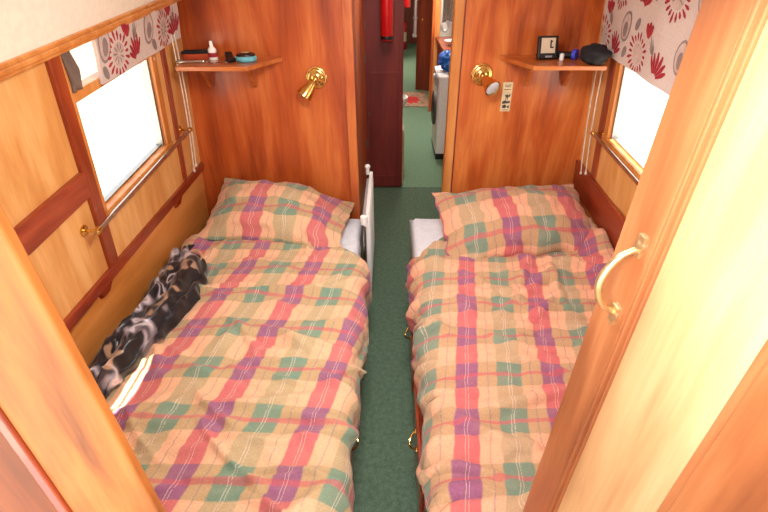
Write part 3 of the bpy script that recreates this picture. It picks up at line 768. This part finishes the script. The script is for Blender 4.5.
# low cabinet with the round white basin, just behind the dark door
r = thing('cabinet', 'beige washstand cabinet just behind the dark red door', 'cabinet', (0, 4.5, 0))
MB().box(-.24, .122, 3.96, 5.05, 0, .50).build('cabinet_body', M['beige'], r, bevel=.004)
MB().box(.1215, .127, 4.0, 4.5, .08, .46).build('door', M['beige'], r, bevel=.003)
r = thing('basin', 'round white basin on the beige cabinet', 'basin', (.03, 4.62, .5))
MB().lathe([(0,0),(.08,0),(.11,.03),(.136,.10),(.140,.125),(.130,.125),(.10,.06),(0,.03)], (.035,4.62,.50), (0,0,1), 32).build('bowl', M['white'], r, True)
MB().lathe([(0,.028),(.014,.030),(.014,.034),(0,.035)], (.035,4.62,.50), (0,0,1), 14).build('drain', M['steel'], r, True)
# washing machine, worktop and clutter on the other side
r = thing('washing_machine', 'white washing machine standing along the passage', 'washing machine', (.70, 4.85, 0))
MB().box(.465, .96, 4.56, 5.12, .06, .82).build('machine_body', M['white'], r, bevel=.015)
MB().box(.47, .95, 4.58, 5.10, .0, .06).build('plinth', M['black'], r)
b = MB(); b.lathe([(.11,0),(.17,0),(.168,.018),(.15,.026),(.115,.020),(.11,0)], (.465,4.84,.46), (-1,0,0), 32); b.build('door_ring', M['rubber'], r, True)
MB().lathe([(0,.004),(.11,.004),(.09,.022),(0,.034)], (.465,4.84,.46), (-1,0,0), 32).build('door_glass', M['black'], r, True)
MB().box(.459, .466, 4.60, 5.08, .70, .80).build('control_panel', M['grey'], r, bevel=.002)
MB().lathe([(0,0),(.022,0),(.020,.016),(0,.018)], (.459,4.95,.75), (-1,0,0), 16).build('dial', M['white'], r, True)
b = MB()
b.ellipsoid((.575, 4.84, .915), (.095,.12,.090), None, 28, 18, lambda p: p*(1+.28*noise.noise(p*26)))
b.ellipsoid((.640, 4.78, .945), (.055,.07,.07), None, 20, 12, lambda p: p*(1+.35*noise.noise(p*30)))
tag(b.build('plastic_bag', M['blue'], None, True, 0, 80), 'crumpled bright blue plastic bag on top of the washing machine', 'bag')
r = thing('worktop', 'brown worktop beyond the washing machine', 'worktop', (.8, 5.8, .0))
MB().box(.57, .975, 5.18, 6.34, .90, .94).build('worktop_board', M['dark2'], r, bevel=.004)
MB().box(.60, .975, 5.20, 6.33, 0, .90).build('cupboard', M['dark'], r)
r = thing('bowl', 'shallow white bowl on the brown worktop', 'bowl', (.72, 5.60, .94))
MB().lathe([(0,0),(.05,0),(.10,.035),(.115,.055),(.108,.055),(.05,.012),(0,.010)], (.72,5.60,.94), (0,0,1), 28).build('bowl_body', M['white'], r, True)
MB().lathe([(.03,0),(.05,-.0),(.05,.004),(.03,.004)], (.72,5.60,.94), (0,0,1), 20).build('foot', M['white'], r, True)
def PT(i, j):
    a = i/24; c = j/20; x = .545+.26*a; return V((x, 5.26+.03*math.sin(a*17)+.01*noise.noise(V((a*6,c*4,2))), 1.205+.5*c))
tag(grid('towel', PT, None, M['towel'], 24, 20, None, .012), 'grey towel hanging in folds above the worktop', 'towel')
b = MB(); b.tube([(.560+.035*math.cos(a*PI/10), 5.22, 1.175-.045*math.sin(a*PI/10)) for a in range(-4, 12)][::-1] + [(.65,5.225,1.195),(.985,5.225,1.20)], .014, 10)
tag(b.build('waste_pipe', M['white'], None, True), 'curved white pipe bend beneath the grey towel', 'pipe')
struct(MB().box(.555, .622, 6.35, 6.39, 0, 2.02).build('trim_15', M['oak'], bevel=.006))
struct(MB().box(.525, .555, 6.36, 6.42, 0, 2.02).build('trim_16', M['partition'], bevel=.006))
d = bpy.data.objects.new('door_4', None); COL.objects.link(d); d.location = (.5, 7.6, 0); struct(d)
MB().hexa([(.405,7.66,.0),(.69,7.50,.0),(.70,7.53,.0),(.42,7.69,.0)], [(.405,7.66,2.0),(.69,7.50,2.0),(.70,7.53,2.0),(.42,7.69,2.0)]).build('door_leaf', M['dark2'], d, bevel=.003)
b = MB(); b.lathe([(0,0),(.022,0),(.018,.03),(0,.04)], (.49,7.63,1.0), (-.5,-.8,0), 16); b.build('knob', M['brass'], d, True)
o = MB().box(.165, .55, 6.60, 7.42, .0, .014).build('rug', M['rug'], bevel=.004); tag(o, 'beige fringed rug with red centre on the green passage carpet', 'rug')
# far end
r = thing('grab_pole', 'bright chrome grab pole fixed to the far brown door edge', 'pole', (.375, 7.66, .78))
MB().tube([(.375,7.66,.78),(.375,7.66,1.95)], .024, 14).build('pole', M['chrome'], r, True)
for z in (.78, 1.02, 1.30):
    MB().lathe([(0,-.03),(.034,-.015),(.036,0),(.034,.015),(0,.03)], (.375,7.66,z), (0,0,1), 16).build('collar', M['chrome'], r, True)
    MB().tube([(.375,7.66,z),(.42,7.672,z)], .010, 8).build('bracket', M['chrome'], r, True)
def far_ext(x, y, z, label):
    r = thing('fire_extinguisher', label, 'extinguisher', (x, y, z), 'extinguishers at the far end')
    MB().lathe([(0,0),(.075,0),(.08,.01),(.08,.50),(.06,.55),(.025,.57),(0,.57)], (x,y,z), (0,0,1), 24).build('cylinder', M['redpaint'], r, True)
    MB().lathe([(.081,.17),(.0815,.172),(.0815,.36),(.081,.362)], (x,y,z), (0,0,1), 24).build('paper_band', M['plaque'], r, True)
    MB().lathe([(0,.57),(.02,.57),(.02,.62),(0,.62)], (x,y,z), (0,0,1), 12).build('valve', M['black'], r, True)
far_ext(.30, 11.6, 0, 'red extinguisher with cream band low at the far end of passage')
far_ext(.314, 10.03, .98, 'red extinguisher with cream band mounted higher at far end of passage')
struct(MB().box(.16, .235, 10.0, 10.06, 0, 2.0).build('trim_17', M['dark2'], bevel=.005))

# ------------------------------------------------------------------ light
wd = bpy.data.worlds.new('overcast_sky'); SC.world = wd; wd.use_nodes = True
bg = wd.node_tree.nodes['Background']; bg.inputs[0].default_value = (.96, .98, 1, 1); bg.inputs[1].default_value = 2.0
def area(name, loc, target, size, power, color=(1,1,1), sy=None):
    l = bpy.data.lights.new(name, 'AREA'); l.energy = power; l.color = color; l.size = size
    if sy: l.shape = 'RECTANGLE'; l.size_y = sy
    o = bpy.data.objects.new(name, l); COL.objects.link(o); o.location = loc
    o.rotation_euler = (V(target)-V(loc)).to_track_quat('-Z', 'Y').to_euler(); return o
area('flash_lamp', (0.0, .0, 1.82), (0, 2.0, .95), .05, 3, (1, .97, .95))
area('hatch_daylight', (-.50, -.30, 1.95), (.37, .44, 1.70), .4, 3.6, (.97, .98, 1)).data.spread = math.radians(45)
area('cabin_fill', (0, 1.25, 1.90), (0, 1.6, 0), .35, 19, (1, .97, .94))  # added fill light under the roof, no lamp known there
area('passage_fill', (.05, 3.2, 1.9), (.05, 3.25, 0), .25, 5, (1, .94, .86))  # this and the next two: lights added to brighten the passage
area('passage_fill', (.30, 5.6, 2.0), (.30, 5.6, 0), .4, 30, (1, .94, .88))
area('passage_fill', (.30, 9.4, 2.0), (.30, 9.4, 0), .4, 30, (1, .94, .88))
sl = bpy.data.lights.new('sun', 'SUN'); sl.energy = 16; sl.angle = .009; sl.color = (1, .97, .92)
so = bpy.data.objects.new('sun', sl); COL.objects.link(so); so.rotation_euler = (0, math.radians(2.5), 0)
SC.view_settings.view_transform = 'Standard'; SC.view_settings.look = 'None'; SC.view_settings.gamma = 1; SC.view_settings.exposure = .3
